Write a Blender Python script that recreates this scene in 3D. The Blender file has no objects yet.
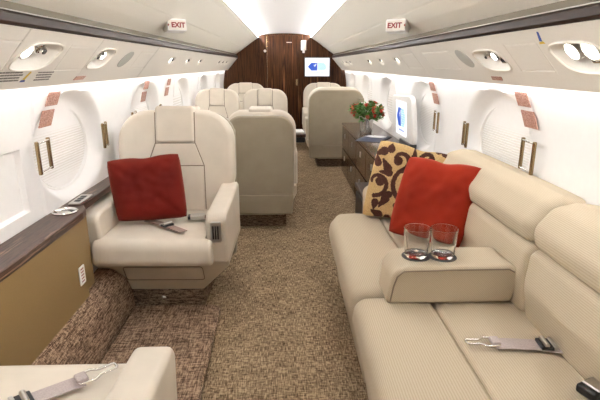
import bpy, bmesh, math, random
from mathutils import Vector, Matrix, noise
random.seed(7)
PI = math.pi
C = bpy.context.scene.collection
R = math.radians

# ------------------------------------------------------------------ materials
def mat(name, col=(.8, .8, .8), rough=.5, metal=0.0, spec=.5, coat=0.0, emit=None, es=0.0, trans=0.0, ior=1.45):
    m = bpy.data.materials.new(name); m.use_nodes = True
    b = m.node_tree.nodes['Principled BSDF']
    b.inputs['Base Color'].default_value = (*col, 1)
    b.inputs['Roughness'].default_value = rough
    b.inputs['Metallic'].default_value = metal
    b.inputs['Specular IOR Level'].default_value = spec
    b.inputs['Coat Weight'].default_value = coat
    b.inputs['Coat Roughness'].default_value = .05
    b.inputs['Transmission Weight'].default_value = trans
    b.inputs['IOR'].default_value = ior
    if emit:
        b.inputs['Emission Color'].default_value = (*emit, 1)
        b.inputs['Emission Strength'].default_value = es
    return m
class NT:
    def __init__(s, m): s.m = m; s.t = m.node_tree; s.b = s.t.nodes['Principled BSDF']
    def n(s, typ, **kw):
        x = s.t.nodes.new(typ)
        for k, v in kw.items():
            if k in x.inputs.keys() if isinstance(k, str) else False: x.inputs[k].default_value = v
            else: setattr(x, k, v)
        return x
    def l(s, a, b): s.t.links.new(a, b)
    def coord(s, scale=(1, 1, 1), rot=(0, 0, 0)):
        tc = s.t.nodes.new('ShaderNodeTexCoord'); mp = s.t.nodes.new('ShaderNodeMapping')
        mp.inputs['Scale'].default_value = scale; mp.inputs['Rotation'].default_value = rot
        s.l(tc.outputs['Object'], mp.inputs['Vector']); return mp.outputs['Vector']
    def noise(s, vec, scale=5., detail=2., rough=.5, dist=0.):
        x = s.t.nodes.new('ShaderNodeTexNoise')
        x.inputs['Scale'].default_value = scale; x.inputs['Detail'].default_value = detail
        x.inputs['Roughness'].default_value = rough; x.inputs['Distortion'].default_value = dist
        s.l(vec, x.inputs['Vector']); return x.outputs['Fac']
    def wave(s, vec, scale=5., dist=0., direction='X'):
        x = s.t.nodes.new('ShaderNodeTexWave'); x.bands_direction = direction
        x.inputs['Scale'].default_value = scale; x.inputs['Distortion'].default_value = dist
        x.inputs['Detail'].default_value = 2; s.l(vec, x.inputs['Vector']); return x.outputs['Fac']
    def ramp(s, fac, stops):
        x = s.t.nodes.new('ShaderNodeValToRGB'); e = x.color_ramp.elements
        while len(e) < len(stops): e.new(.5)
        for i, (p, c) in enumerate(stops): e[i].position = p; e[i].color = (*c, 1)
        s.l(fac, x.inputs['Fac']); return x.outputs['Color']
    def mix(s, a, b, f=.5, mode='MIX'):
        x = s.t.nodes.new('ShaderNodeMix'); x.data_type = 'RGBA'; x.blend_type = mode
        for sock, v in ((x.inputs[0], f), (x.inputs[6], a), (x.inputs[7], b)):
            if hasattr(v, 'links'): s.l(v, sock)
            elif isinstance(v, tuple): sock.default_value = (*v, 1)
            else: sock.default_value = v
        return x.outputs[2]
    def math(s, a, b, op='ADD'):
        x = s.t.nodes.new('ShaderNodeMath'); x.operation = op
        for sock, v in ((x.inputs[0], a), (x.inputs[1], b)):
            if hasattr(v, 'links'): s.l(v, sock)
            else: sock.default_value = v
        return x.outputs[0]
    def bump(s, h, strength=.2, dist=.002):
        x = s.t.nodes.new('ShaderNodeBump'); x.inputs['Strength'].default_value = strength
        x.inputs['Distance'].default_value = dist; s.l(h, x.inputs['Height']); s.l(x.outputs['Normal'], s.b.inputs['Normal'])
    def color(s, c): s.l(c, s.b.inputs['Base Color'])

def leather(name, col, col2=None):
    m = mat(name, col, .42, spec=.4); t = NT(m); v = t.coord()
    f = t.noise(v, 9, 3); c2 = col2 or tuple(x * .93 for x in col)
    t.color(t.ramp(f, [(.35, c2), (.65, col)]))
    vo = t.t.nodes.new('ShaderNodeTexVoronoi'); vo.inputs['Scale'].default_value = 420
    t.l(v, vo.inputs['Vector']); t.bump(vo.outputs['Distance'], .12, .0015); return m
def ribbed(name, a, b, direction):
    m = mat(name, a, .85, spec=.2); t = NT(m); v = t.coord(rot=(0, R(45), 0))
    w = t.wave(v, 52, 1.2, direction); n = t.noise(v, 160, 2); big = t.noise(v, 5, 2)
    f = t.math(t.math(w, .62, 'MULTIPLY'), t.math(n, .38, 'MULTIPLY'))
    c = t.ramp(f, [(.2, b), (.62, a)])
    t.color(t.mix(c, tuple(x * .9 for x in a), t.math(big, .3, 'MULTIPLY')))
    t.bump(f, .22, .002); return m
def carpet(name, dark, mid, light):
    m = mat(name, mid, .95, spec=.1); t = NT(m)
    a = t.noise(t.coord((23, 310, 150)), 1, 2, .55); b = t.noise(t.coord((310, 23, 150)), 1, 2, .55)
    g = t.noise(t.coord((70, 70, 70)), 1, 1); big = t.noise(t.coord((7, 7, 7)), 1, 1)
    f = t.math(t.math(t.math(t.math(a, .40, 'MULTIPLY'), t.math(b, .40, 'MULTIPLY')), t.math(g, .14, 'MULTIPLY')), t.math(big, .06, 'MULTIPLY'))
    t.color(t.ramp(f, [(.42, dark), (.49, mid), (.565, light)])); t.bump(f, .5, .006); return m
def wood(name, scale, dark=(.022, .010, .006), mid=(.062, .030, .017), light=(.16, .085, .045), rough=.2, coat=.6, spec=.5):
    m = mat(name, mid, rough, coat=coat, spec=spec); t = NT(m); v = t.coord(scale)
    a = t.noise(v, 1, 5, .65, .35); b = t.noise(t.coord(tuple(x * 4.2 for x in scale)), 1, 2)
    f = t.math(t.math(a, .75, 'MULTIPLY'), t.math(b, .25, 'MULTIPLY'))
    t.color(t.ramp(f, [(.36, dark), (.48, mid), (.55, dark), (.66, light)])); return m
def velvet(name, col, dark):
    m = mat(name, col, .8, spec=.15); t = NT(m); v = t.coord()
    t.color(t.ramp(t.noise(v, 5, 2), [(.25, dark), (.75, col)])); t.bump(t.noise(v, 300, 2), .25, .002)
    t.b.inputs['Sheen Weight'].default_value = .12; t.b.inputs['Sheen Tint'].default_value = (1, .35, .15, 1); return m
def plain(name, col, rough, sc=60, amt=.05, **k):
    m = mat(name, col, rough, **k); t = NT(m)
    t.color(t.ramp(t.noise(t.coord(), sc, 2), [(.3, tuple(x * (1 - amt) for x in col)), (.7, col)])); return m

LEATHER = leather('cream_leather', (.73, .665, .57))
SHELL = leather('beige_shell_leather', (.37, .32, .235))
NEARL = LEATHER
PIPE = mat('seam_piping', (.24, .19, .14), .7)
RIBX = ribbed('ribbed_sofa_fabric_across', (.56, .482, .365), (.465, .395, .29), 'X')
RIBZ = ribbed('ribbed_sofa_fabric_back', (.56, .482, .365), (.465, .395, .29), 'X')
CARPET = carpet('tweed_carpet_aisle', (.066, .042, .022), (.195, .134, .079), (.45, .345, .22))
CARPETM = carpet('tweed_carpet_mat', (.064, .038, .024), (.190, .124, .082), (.43, .31, .215))
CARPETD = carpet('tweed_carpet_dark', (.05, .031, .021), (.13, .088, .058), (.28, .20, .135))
WOODV = wood('macassar_upright', (17, 17, .6), dark=(.014, .004, .002), mid=(.075, .028, .010), light=(.27, .115, .042), rough=.3, coat=.0, spec=.16)
WOODY = wood('macassar_lengthwise', (34, 2.0, 34), rough=.3, coat=.05, spec=.3, dark=(.018,.009,.007), mid=(.085,.046,.032), light=(.30,.18,.115))
WOODC = wood('macassar_cabinet', (24, 2.0, 24), rough=.16, coat=.1, spec=.3, dark=(.03, .013, .006), mid=(.095, .046, .022), light=(.22, .115, .055))
STRIP = wood('dark_trim_wood', (20, 1.5, 60), dark=(.012, .006, .004), mid=(.026, .012, .007), light=(.06, .028, .015), rough=.4, coat=.0, spec=.15)
WHITE = plain('white_sidewall', (.90, .89, .885), .5, 30, .02)
CEIL = plain('ceiling_white', (.88, .87, .885), .55, 20, .02)
PANEL = plain('cream_ceiling_panel', (.78, .75, .675), .55, 220, .05)
PSU = plain('cream_service_panel', (.77, .735, .675), .45, 120, .03)
KHAKI = plain('khaki_band', (.135, .115, .08), .7, 90, .1)
TAN = plain('tan_side_panel', (.25, .165, .068), .5, 140, .05)
BEZEL = mat('cream_plastic', (.76, .72, .65), .35)
WPLAST = mat('white_plastic', (.88, .87, .86), .3)
CHROME = mat('chrome', (.75, .74, .72), .12, 1)
SILVER = mat('brushed_silver', (.62, .60, .57), .3, 1)
GOLD = mat('bronze_gold', (.33, .235, .125), .25, 1)
BLACK = mat('black_plastic', (.012, .012, .013), .35)
DGREY = mat('dark_grey', (.06, .058, .055), .5)
GREY = mat('speaker_grey', (.42, .42, .385), .8)
SHADE = plain('blind_white', (.76, .74, .70), .7, 50, .03)
RED = velvet('red_velvet', (.125, .0075, .004), (.075, .004, .0025))
REDO = velvet('orange_red_velvet', (.27, .020, .007), (.17, .011, .0045))
BELT = plain('grey_belt_webbing', (.50, .43, .42), .7, 300, .25)
BELTB = plain('brown_belt_webbing', (.27, .19, .16), .7, 300, .3)
COVE = mat('cove_light_diffuser', (1, 1, 1), .5, emit=(1, .985, .965), es=46)
WASH = mat('wall_wash_diffuser', (1, 1, 1), .5, emit=(1, .99, .985), es=4.2)
LAMP = mat('reading_lamp_glow', (1, 1, 1), .5, emit=(1, .95, .86), es=6)
SCREEN = mat('screen_white', (.02, .02, .02), .2, emit=(.93, .96, 1), es=.5)
SBLUE = mat('screen_blue', (.01, .02, .1), .3, emit=(.03, .11, .58), es=.36)
SCYAN = mat('screen_cyan', (.1, .3, .4), .3, emit=(.16, .52, .80), es=.27)
INKR = mat('red_ink', (.26, .02, .025), .5)
INK = mat('dark_ink', (.20, .185, .17), .6)
YEL = mat('yellow_ink', (.70, .48, .05), .6)
INKB = mat('blue_ink', (.05, .09, .32), .6)
GLASS = mat('clear_glass', (1, 1, 1), .0, trans=1, ior=1.45)
VASE = mat('silvered_glass', (.62, .60, .56), .22, .75)
LEAF = plain('leaf_green', (.10, .30, .055), .5, 40, .5)
STEM = mat('stem_green', (.06, .13, .035), .6)
PETR = mat('petal_red', (.50, .035, .02), .6)
PETO = mat('petal_orange', (.62, .16, .05), .6)
PETW = mat('petal_russet', (.33, .09, .045), .6)
PAPER = mat('white_paper', (.86, .87, .88), .5)
MAG = mat('magazine_grey_cover', (.085, .095, .125), .6, spec=.2)
MAGB = mat('magazine_blue_cover', (.10, .115, .17), .6, spec=.2)
# perforated red-brown air outlet
VENT = mat('perforated_copper', (.48, .25, .2), .5); _t = NT(VENT)
_v = _t.t.nodes.new('ShaderNodeTexVoronoi'); _v.inputs['Scale'].default_value = 190; _t.l(_t.coord(), _v.inputs['Vector'])
_t.color(_t.ramp(_v.outputs['Distance'], [(.25, (.22, .06, .04)), (.6, (.50, .30, .24))]))
# scroll-patterned cushion (world-free: object coordinates, u in x, v in y)
SCROLL = mat('scroll_brocade', (.6, .45, .24), .75, spec=.2)

# ------------------------------------------------------------------ mesh helpers
def obj(name, bm, m, parent=None, loc=None, smooth=True, wn=True):
    bmesh.ops.recalc_face_normals(bm, faces=bm.faces[:])
    me = bpy.data.meshes.new(name); bm.to_mesh(me); bm.free()
    for p in me.polygons: p.use_smooth = smooth
    if smooth: me.set_sharp_from_angle(angle=R(50))
    for mm in (m if isinstance(m, (list, tuple)) else [m]): me.materials.append(mm)
    o = bpy.data.objects.new(name, me); C.objects.link(o)
    if smooth and wn:
        w = o.modifiers.new('wn', 'WEIGHTED_NORMAL'); w.keep_sharp = True
    if parent: o.parent = parent
    if loc: o.location = loc
    return o
def thing(name, label, cat, loc=(0, 0, 0), rot=(0, 0, 0), group=None):
    o = bpy.data.objects.new(name, None); C.objects.link(o); o.empty_display_size = .1
    o.location = loc; o.rotation_euler = rot; o['label'] = label; o['category'] = cat
    if group: o['group'] = group
    return o
def tag(o, label, cat, group=None):
    o['label'] = label; o['category'] = cat
    if group: o['group'] = group
    return o
def struct(o): o['kind'] = 'structure'; return o
def rnd(pts, r, n=5):
    out = []; N = len(pts)
    for i, p in enumerate(pts):
        ri = r[i] if isinstance(r, (list, tuple)) else r
        p = Vector(p); a = Vector(pts[i - 1]) - p; b = Vector(pts[(i + 1) % N]) - p
        la, lb = a.length, b.length
        if ri <= 0 or la < 1e-6 or lb < 1e-6: out.append(tuple(p)); continue
        a.normalize(); b.normalize(); ang = a.angle(b)
        if ang > PI - .02: out.append(tuple(p)); continue
        d = min(ri / math.tan(ang / 2), la * .49, lb * .49); rr = d * math.tan(ang / 2)
        c = p + (a + b).normalized() * (rr / math.sin(ang / 2))
        s = p + a * d - c; e = p + b * d - c; tot = s.angle(e)
        cr = s.x * e.y - s.y * e.x
        for k in range(n + 1):
            th = tot * k / n * (1 if cr > 0 else -1)
            out.append((c.x + s.x * math.cos(th) - s.y * math.sin(th), c.y + s.x * math.sin(th) + s.y * math.cos(th)))
    return out
def prism(pts, axis, a, b, bev=0, seg=3, bm=None):
    new = bmesh.new()
    def v(p, t):
        return {'x': (t, p[0], p[1]), 'y': (p[0], t, p[1]), 'z': (p[0], p[1], t)}[axis]
    A = [new.verts.new(v(p, a)) for p in pts]; B = [new.verts.new(v(p, b)) for p in pts]
    fa = new.faces.new(A); fb = new.faces.new(B[::-1]); n = len(pts)
    for i in range(n): new.faces.new((A[i], B[i], B[(i + 1) % n], A[(i + 1) % n]))
    bmesh.ops.recalc_face_normals(new, faces=new.faces[:])
    if bev > 0:
        es = [e for e in new.edges if len(e.link_faces) == 2 and e.calc_face_angle(0) > R(32)]
        bmesh.ops.bevel(new, geom=es, offset=bev, segments=seg, profile=.5, affect='EDGES', clamp_overlap=True)
    return join(bm, new)
def join(bm, new):
    if bm is None: return new
    me = bpy.data.meshes.new('t'); new.to_mesh(me); new.free(); bm.from_mesh(me); bpy.data.meshes.remove(me); return bm
def box(x0, x1, y0, y1, z0, z1, bev=0, seg=2, bm=None):
    return prism([(x0, y0), (x1, y0), (x1, y1), (x0, y1)], 'z', z0, z1, bev, seg, bm)
def xf(bm, M): bmesh.ops.transform(bm, matrix=M, verts=bm.verts[:]); return bm
def tube(pts, r, n=10, bm=None):
    new = bmesh.new(); P = [Vector(p) for p in pts]; rings = []
    up = None
    for i, p in enumerate(P):
        t = (P[min(i + 1, len(P) - 1)] - P[max(i - 1, 0)]).normalized()
        if up is None: up = t.orthogonal().normalized()
        u = (up - t * up.dot(t)).normalized(); up = u; w = t.cross(u)
        rr = r[i] if isinstance(r, (list, tuple)) else r
        rings.append([new.verts.new(p + (u * math.cos(2 * PI * k / n) + w * math.sin(2 * PI * k / n)) * rr) for k in range(n)])
    for i in range(len(P) - 1):
        for k in range(n): new.faces.new((rings[i][k], rings[i][(k + 1) % n], rings[i + 1][(k + 1) % n], rings[i + 1][k]))
    new.faces.new(rings[0][::-1]); new.faces.new(rings[-1]); return join(bm, new)
def lathe(prof, n=32, bm=None):
    new = bmesh.new(); rings = []
    for r, z in prof:
        if r < 1e-5: rings.append([new.verts.new((0, 0, z))])
        else: rings.append([new.verts.new((r * math.cos(2 * PI * k / n), r * math.sin(2 * PI * k / n), z)) for k in range(n)])
    for a, b in zip(rings, rings[1:]):
        for k in range(n):
            q = [a[k % len(a)], a[(k + 1) % len(a)], b[(k + 1) % len(b)], b[k % len(b)]]
            u = []
            for x in q:
                if x not in u: u.append(x)
            if len(u) > 2: new.faces.new(u)
    return join(bm, new)
def ribbon(pts, wdir, w, th=.003, bm=None):
    new = bmesh.new(); P = [Vector(p) for p in pts]; rows = []
    for i, p in enumerate(P):
        t = (P[min(i + 1, len(P) - 1)] - P[max(i - 1, 0)]).normalized()
        s = (Vector(wdir) - t * Vector(wdir).dot(t)).normalized(); n = t.cross(s).normalized()
        rows.append([new.verts.new(p + s * a * w / 2 + n * b * th / 2) for a, b in ((-1, -1), (1, -1), (1, 1), (-1, 1))])
    for a, b in zip(rows, rows[1:]):
        for k in range(4): new.faces.new((a[k], a[(k + 1) % 4], b[(k + 1) % 4], b[k]))
    new.faces.new(rows[0][::-1]); new.faces.new(rows[-1]); return join(bm, new)
def ellipse(a, b, n=28, c=(0, 0), e=2.0):
    o = []
    for k in range(n):
        t = 2 * PI * k / n; ct, st = math.cos(t), math.sin(t)
        o.append((c[0] + a * math.copysign(abs(ct) ** (2 / e), ct), c[1] + b * math.copysign(abs(st) ** (2 / e), st)))
    return o
def rrect(x0, x1, y0, y1, r, n=5): return rnd([(x0, y0), (x1, y0), (x1, y1), (x0, y1)], r, n)
def sstep(a, b, x):
    t = max(0, min(1, (x - a) / (b - a))); return t * t * (3 - 2 * t)
def frame(origin, u, v):
    u = Vector(u).normalized(); n = u.cross(Vector(v)).normalized(); w = n.cross(u)
    M = Matrix((u, w, n)).transposed().to_4x4(); M.translation = Vector(origin); return M
def text_bm(s, size, depth=.001):
    cu = bpy.data.curves.new('lettering', 'FONT'); cu.body = s; cu.size = size; cu.extrude = depth; cu.offset = .0012
    cu.align_x = 'CENTER'; cu.align_y = 'CENTER'
    o = bpy.data.objects.new('lettering', cu); C.objects.link(o)
    dg = bpy.context.evaluated_depsgraph_get(); me = bpy.data.meshes.new_from_object(o.evaluated_get(dg))
    bm = bmesh.new(); bm.from_mesh(me); bpy.data.objects.remove(o); bpy.data.meshes.remove(me); bpy.data.curves.remove(cu)
    return bm

# ------------------------------------------------------------------ setting
Y0, Y1 = -1.7, 8.6
def WX(z): return 1.090 - (.42 * (z - .95) ** 2 if z > .95 else .10 * (z - .95) ** 2)
WINS = [1.10, 2.42, 3.74, 5.06, 6.38, 7.70]
WZ = .95
struct(obj('floor', box(-1.1, 1.1, Y0 - .1, Y1 + .1, -.04, 0), CARPET, smooth=False))
def wall(name, s):
    bm = bmesh.new()
    ys = []; y = Y0
    while y < Y1: ys.append(y); y += .022 if y < 5.3 else .035
    ys.append(Y1)
    for w in WINS[1:]:
        ys += [w - .375, w - .369, w + .585, w + .591]
    ys += [1.30, 1.312, 1.928, 1.94]
    ys = sorted(set(ys)); zs = [1.265 - k * .0165 for k in range(40)] + [.58, .4, .2, 0]
    zs = sorted(set(zs + [1.213, 1.218, 1.0, 1.008, .742, .75]), reverse=True)
    g = []
    for y in ys:
        row = []
        for z in zs:
            x = WX(z)
            for w in WINS:
                r = math.hypot((y - w) / .385, (z - WZ - .005) / .268)
                if r < 1.05: x += .062 * sstep(1.0, .82, r)
                if w > 1.5 and w - .370 <= y <= w + .586 and z <= 1.2135: x -= .007 * sstep(.99, 1.02, r)
            if s < 0 and 1.306 < y < 1.934 and .746 < z < 1.004: x += .02
            row.append(bm.verts.new((s * x, y, z)))
        g.append(row)
    for a, b in zip(g, g[1:]):
        for k in range(len(zs) - 1): bm.faces.new((a[k], a[k + 1], b[k + 1], b[k]))
    return struct(obj(name, bm, WHITE, wn=False))
wall('wall_left', -1); wall('wall_right', 1)
def arch(y0, y1, name, m, inset=0):
    pts = [(0, 1.875), (-.25, 1.86), (-.46, 1.82), (-.70, 1.64), (-.85, 1.53), (-1.0, 1.27)]
    pts += [(-WX(1.26 - k * .09), 1.26 - k * .09) for k in range(15)]
    pts = pts + [(-x, z) for x, z in pts[::-1]][:-1]
    return struct(obj(name, prism([(x * 1.02, z + .005) for x, z in pts], 'y', y0, y1), m, smooth=False))
wf = arch(8.6, 8.7, 'wall_front', WOODV)
arch(Y0 - .1, Y0, 'wall_back', WOODV)
def strip_surf(prof, y0, y1, dy, bm=None):
    bm = bm or bmesh.new(); ys = [y0 + (y1 - y0) * k / max(1, round((y1 - y0) / dy)) for k in range(max(1, round((y1 - y0) / dy)) + 1)]
    g = [[bm.verts.new((x, y, z)) for x, z in prof] for y in ys]
    for a, b in zip(g, g[1:]):
        for k in range(len(prof) - 1): bm.faces.new((a[k], a[k + 1], b[k + 1], b[k]))
    return bm
arc = [(x, 1.866 - .13 * x * x - .10 * x ** 4) for x in [(-.50 + .05 * k) for k in range(21)]]
top = [(x, z + .05) for x, z in arc[::-1]]
struct(obj('ceiling', prism(arc + top, 'y', Y0, Y1), CEIL, wn=False))
n = 1
for s, side in ((-1, 'left'), (1, 'right')):
    up = [(.445, 1.800), (.50, 1.768), (.60, 1.700), (.692, 1.632), (.698, 1.636), (.704, 1.626), (.77, 1.578), (.848, 1.527), (.848, 1.6), (.70, 1.75), (.46, 1.84), (.452, 1.806)]
    struct(obj('trim_%d' % n, prism([(s * x, z) for x, z in up], 'y', Y0, Y1, 0), PANEL, smooth=False)); n += 1
    kh = [(.846, 1.528), (.843, 1.5045), (.90, 1.5045), (.90, 1.53)]
    struct(obj('trim_%d' % n, prism([(s * x, z) for x, z in kh], 'y', Y0, Y1), KHAKI, smooth=False)); n += 1
    bead = [(.840, 1.5045), (.839, 1.501), (.90, 1.501), (.90, 1.5045)]
    struct(obj('trim_%d' % n, prism([(s * x, z) for x, z in bead], 'y', Y0, Y1), SILVER, smooth=False)); n += 1
    st = rnd([(.842, 1.501), (.826, 1.492), (.822, 1.466), (.832, 1.457), (.90, 1.457), (.90, 1.501)], .004, 2)
    struct(obj('trim_%d' % n, prism([(s * x, z) for x, z in st], 'y', Y0, Y1), STRIP, smooth=False)); n += 1

# service panel (overhead), with moulded recesses
PD = Vector((-.17, 0, .195)).normalized()         # up along the right-hand panel
PN = Vector((-.195, 0, -.17)).normalized()        # out of the right-hand panel, into the cabin
RECL = [(1.825, .146, .135, .062), (2.445, .148, .11, .060)]
RECR = [(1.475, .135, .135, .060), (2.14, .134, .14, .056)]
SMALL = [3.95, 4.6, 5.25, 6.75, 7.15, 7.55]
SPK = {-1: 2.81, 1: 2.44}
SQ = {-1: [(1.34, 1.66), (2.03, 2.31), (3.0, 3.3)], 1: [(1.68, 1.93), (2.60, 3.1), (3.3, 3.7)]}
def psu_pt(s, y, v, out=0):
    p = Vector((1.0, y, 1.26)) + PD * v + PN * out
    return Vector((s * p.x, p.y, p.z))
def psu_frame(s, y, v, out=0):
    o = psu_pt(s, y, v, out)
    d = Vector((s * PD.x, 0, PD.z)); u = Vector((0, -s, 0))     # text reads left to right from the aisle
    return frame(o, u, d)
def psu_panel(name, s):
    recs = RECL if s < 0 else RECR
    bm = bmesh.new(); ys = []; y = Y0
    while y < Y1: ys.append(y); y += .0125 if .9 < y < 3.2 else .03
    ys.append(Y1)
    for a, b in SQ[s]: ys += [a, a + .003, a + .006, b - .006, b - .003, b]
    ys = sorted(set(ys)); vs = [k * .0108 for k in range(24)] + [.2587]
    vs = sorted(set(vs + [.075, .078, .081, .200, .203, .206]))
    g = []
    for y in ys:
        row = []
        for v in vs:
            o = 0
            for (cy, cv, a, b) in recs:
                sh = (v - cv) * .55 * 1          # slanted outline, upper edge pushed away from the camera
                e = (abs((y - cy - sh) / a) ** 3.2 + abs((v - cv) / b) ** 3.2) ** (1 / 3.2)
                o -= .034 * sstep(1.0, .62, e); o += .004 * max(0, 1 - abs(e - 1.06) / .07)
            for cy in SMALL:
                e = math.hypot((y - cy) / .075, (v - .15) / .04); o -= .022 * sstep(1, .5, e)
            for a, b in SQ[s]:
                if a - .001 < y < b + .001 and .074 < v < .207:
                    if abs(y - a - .003) < .0016 or abs(y - b + .003) < .0016 or abs(v - .078) < .0012 or abs(v - .203) < .0012: o -= .003
            row.append(bm.verts.new(psu_pt(s, y, v, o)))
        g.append(row)
    for a, b in zip(g, g[1:]):
        for k in range(len(vs) - 1): bm.faces.new((a[k], a[k + 1], b[k + 1], b[k]))
    # lip and upper return
    strip_surf([(s * 1.0, 1.26), (s * 1.004, 1.254), (s * 1.012, 1.254), (s * 1.014, 1.268), (s * 1.06, 1.275)], Y0, Y1, 2, bm)
    strip_surf([(s * (1.0 + PD.x * .2587), 1.26 + PD.z * .2587), (s * .85, 1.462), (s * .88, 1.462)], Y0, Y1, 2, bm)
    return struct(obj(name, bm, PSU, wn=False))
psu_panel('trim_%d' % n, -1); n += 1
psu_panel('trim_%d' % n, 1); n += 1

# light strips
for s, side in ((-1, 'left'), (1, 'right')):
    sq = [(.449, 1.806), (.462, 1.836), (.474, 1.836), (.474, 1.806)]
    tag(obj('cove_light', prism([(s * x, z) for x, z in sq], 'y', Y0 + .02, Y1 - .02), COVE, smooth=False),
        'long glowing light strip in the ceiling cove on the %s' % side, 'cove light', None)
    sq = [(1.016, 1.2665), (1.036, 1.264), (1.036, 1.268), (1.016, 1.27)]
    tag(obj('wall_wash_light', prism([(s * x, z) for x, z in sq], 'y', Y0 + .02, Y1 - .02), WASH, smooth=False),
        'thin bright light strip under the overhead panel along the %s window wall' % side, 'strip light', None)

# windows with pleated blinds
k = 1
for s in (-1, 1):
    for w in WINS:
        X = WX(WZ) + .062
        wr = bmesh.new(); ring = [ellipse(.306 * f, .204 * f, 44, (w, WZ - .015)) for f in (1.0, .965, .955)]
        off = [-.004, -.012, -.002]
        rows = [[wr.verts.new((s * (X + off[i]), p[0], p[1])) for p in ring[i]] for i in range(3)]
        for a, b in zip(rows, rows[1:]):
            for q in range(44): wr.faces.new((a[q], a[(q + 1) % 44], b[(q + 1) % 44], b[q]))
        wo = struct(obj('window_%d' % k, wr, WPLAST)); k += 1
        obj('window_rim', tube([(s * (X - .006), w + .308 * math.cos(q * PI / 24), WZ - .015 + .206 * math.sin(q * PI / 24)) for q in range(49)], .007, 8), WPLAST, wo)
        sb = bmesh.new(); N = 60 if w < 4.5 else 30; prev = None
        for q in range(N + 1):
            zz = -.196 + .392 * q / N; hw = .294 * math.sqrt(max(0.0004, 1 - (zz / .1965) ** 2))
            row = [sb.verts.new((s * (X - .003 + (.006 if q % 2 else 0)), w + hw * t, WZ - .015 + zz)) for t in (-1, -.5, 0, .5, 1)]
            if prev:
                for t in range(4): sb.faces.new((prev[t], prev[t + 1], row[t + 1], row[t]))
            prev = row
        obj('blind', sb, SHADE, wo, smooth=False)

# left: carpeted kick, ledge, tan panel
kick = rnd([(-1.02, 0), (-1.02, .285), (-.945, .285), (-.885, .215), (-.862, 0)], [0, 0, .05, .06, 0], 5)
struct(obj('baseboard_left', prism(kick, 'y', 1.22, 2.442), CARPETM))
mp = rnd([(-.858, 1.22), (-.352, 1.22), (-.372, 2.42), (-.858, 2.42)], [0, .03, .06, 0])
tag(obj('floor_mat', prism(mp, 'z', 0.001, .036, .014, 3), CARPETM), 'raised brown tweed carpet mat in the footwell between the two facing left seats', 'mat')

lt = thing('side_ledge', 'narrow glossy dark wood ledge with tan lower panel along the left wall', 'ledge', (0, 0, 0))
lp = [(-1.083, -.6), (-.935, -.6), (-.935, 2.09), (-.945, 2.15), (-.985, 2.22), (-.995, 3.62), (-1.083, 3.62)]
lp = rnd(lp, [0, 0, .05, .05, .05, 0, 0])
obj('ledge_top', prism(lp, 'z', .654, .69, .006, 3), WOODY, lt)
obj('side_panel', box(-.958, -.944, -.6, 2.07, .0, .653, .003), TAN, lt)
obj('side_panel', prism([(-1.075, .653), (-.97, .653), (-.97, .28), (-1.02, .28)], 'y', 2.072, 2.20), TAN, lt)
pl = obj('placard', prism(rrect(1.985, 2.045, .365, .455, .008), 'x', -.944, -.940, .001, 1), WPLAST, lt); pl['label'] = 'small white placard with rows of tiny red print'
pb = bmesh.new()
for q in range(5): box(-.9402, -.9394, 2.002 + .002 * (q % 2), 2.030, .378 + .015 * q, .383 + .015 * q, bm=pb)
obj('print', pb, INKR, pl, smooth=False)
cb = lathe([(.042, 0), (.055, 0), (.056, .006), (.050, .011), (.045, .007), (.043, .001), (.042, 0)], 36)
cup = obj('cup_holder', cb, CHROME, lt, (-1.012, 2.085, .691)); cup['label'] = 'round chrome cup holder'
obj('cup_holder_base', lathe([(0, .0015), (.043, .0015), (.043, 0), (0, 0)], 30), DGREY, cup)
obj('cup_holder_lid', prism(ellipse(.030, .018, 24, (0, -.012)), 'z', .0035, .007, .001, 1), SILVER, cup)
cp = obj('control_panel', xf(prism(rrect(-.030, .030, -.085, .085, .008), 'z', 0, .009, .003, 2), Matrix.Rotation(R(2), 4, 'Z')), SILVER, lt, (-1.022, 2.285, .691)); cp['label'] = 'silver control panel with dark buttons'
for q in range(3):
    obj('button', xf(box(-.015, .013, -.052 + .038 * q, -.026 + .038 * q, .009, .0115, .001, 1), Matrix.Rotation(R(2), 4, 'Z')), DGREY, cp)

# far bulkhead door and fittings
dpts = [(-.307, .02), (.235, .02), (.235, 1.823), (.12, 1.838), (-.03, 1.842), (-.18, 1.836), (-.307, 1.812)]
d1 = struct(obj('door_1', prism(dpts, 'y', 8.575, 8.61, .004, 2), WOODV))
obj('door_edge_strip', box(-.317, -.308, 8.572, 8.6, .02, 1.812), GOLD, d1, smooth=False)
obj('door_handle', box(.190, .225, 8.552, 8.575, .99, 1.10, .006), GOLD, d1)
obj('hinge_plate', box(.03, .12, 8.57, 8.576, 1.71, 1.722), SILVER, d1, smooth=False)
ws = thing('spotlight', 'tiny round white light on the dark wood bulkhead left of the door', 'spotlight', (-.346, 8.598, 1.575))
obj('lamp', xf(lathe([(0, .012), (.018, .012), (.024, .004), (.024, 0)], 18), Matrix.Rotation(R(90), 4, 'X')), WPLAST, ws)
ws = thing('reflection_box', 'small pale box shaped for a reflection on the bulkhead above the far screen', 'reflection', (.325, 8.598, 1.66))
obj('housing', box(-.045, .045, -.05, 0, -.075, .09, .008), BEZEL, ws); obj('lamp', box(-.02, .02, -.07, -.05, -.12, -.07, .006), WPLAST, ws)  # pale box and tip stand in for a reflection on the wood, no real fixture

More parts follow.
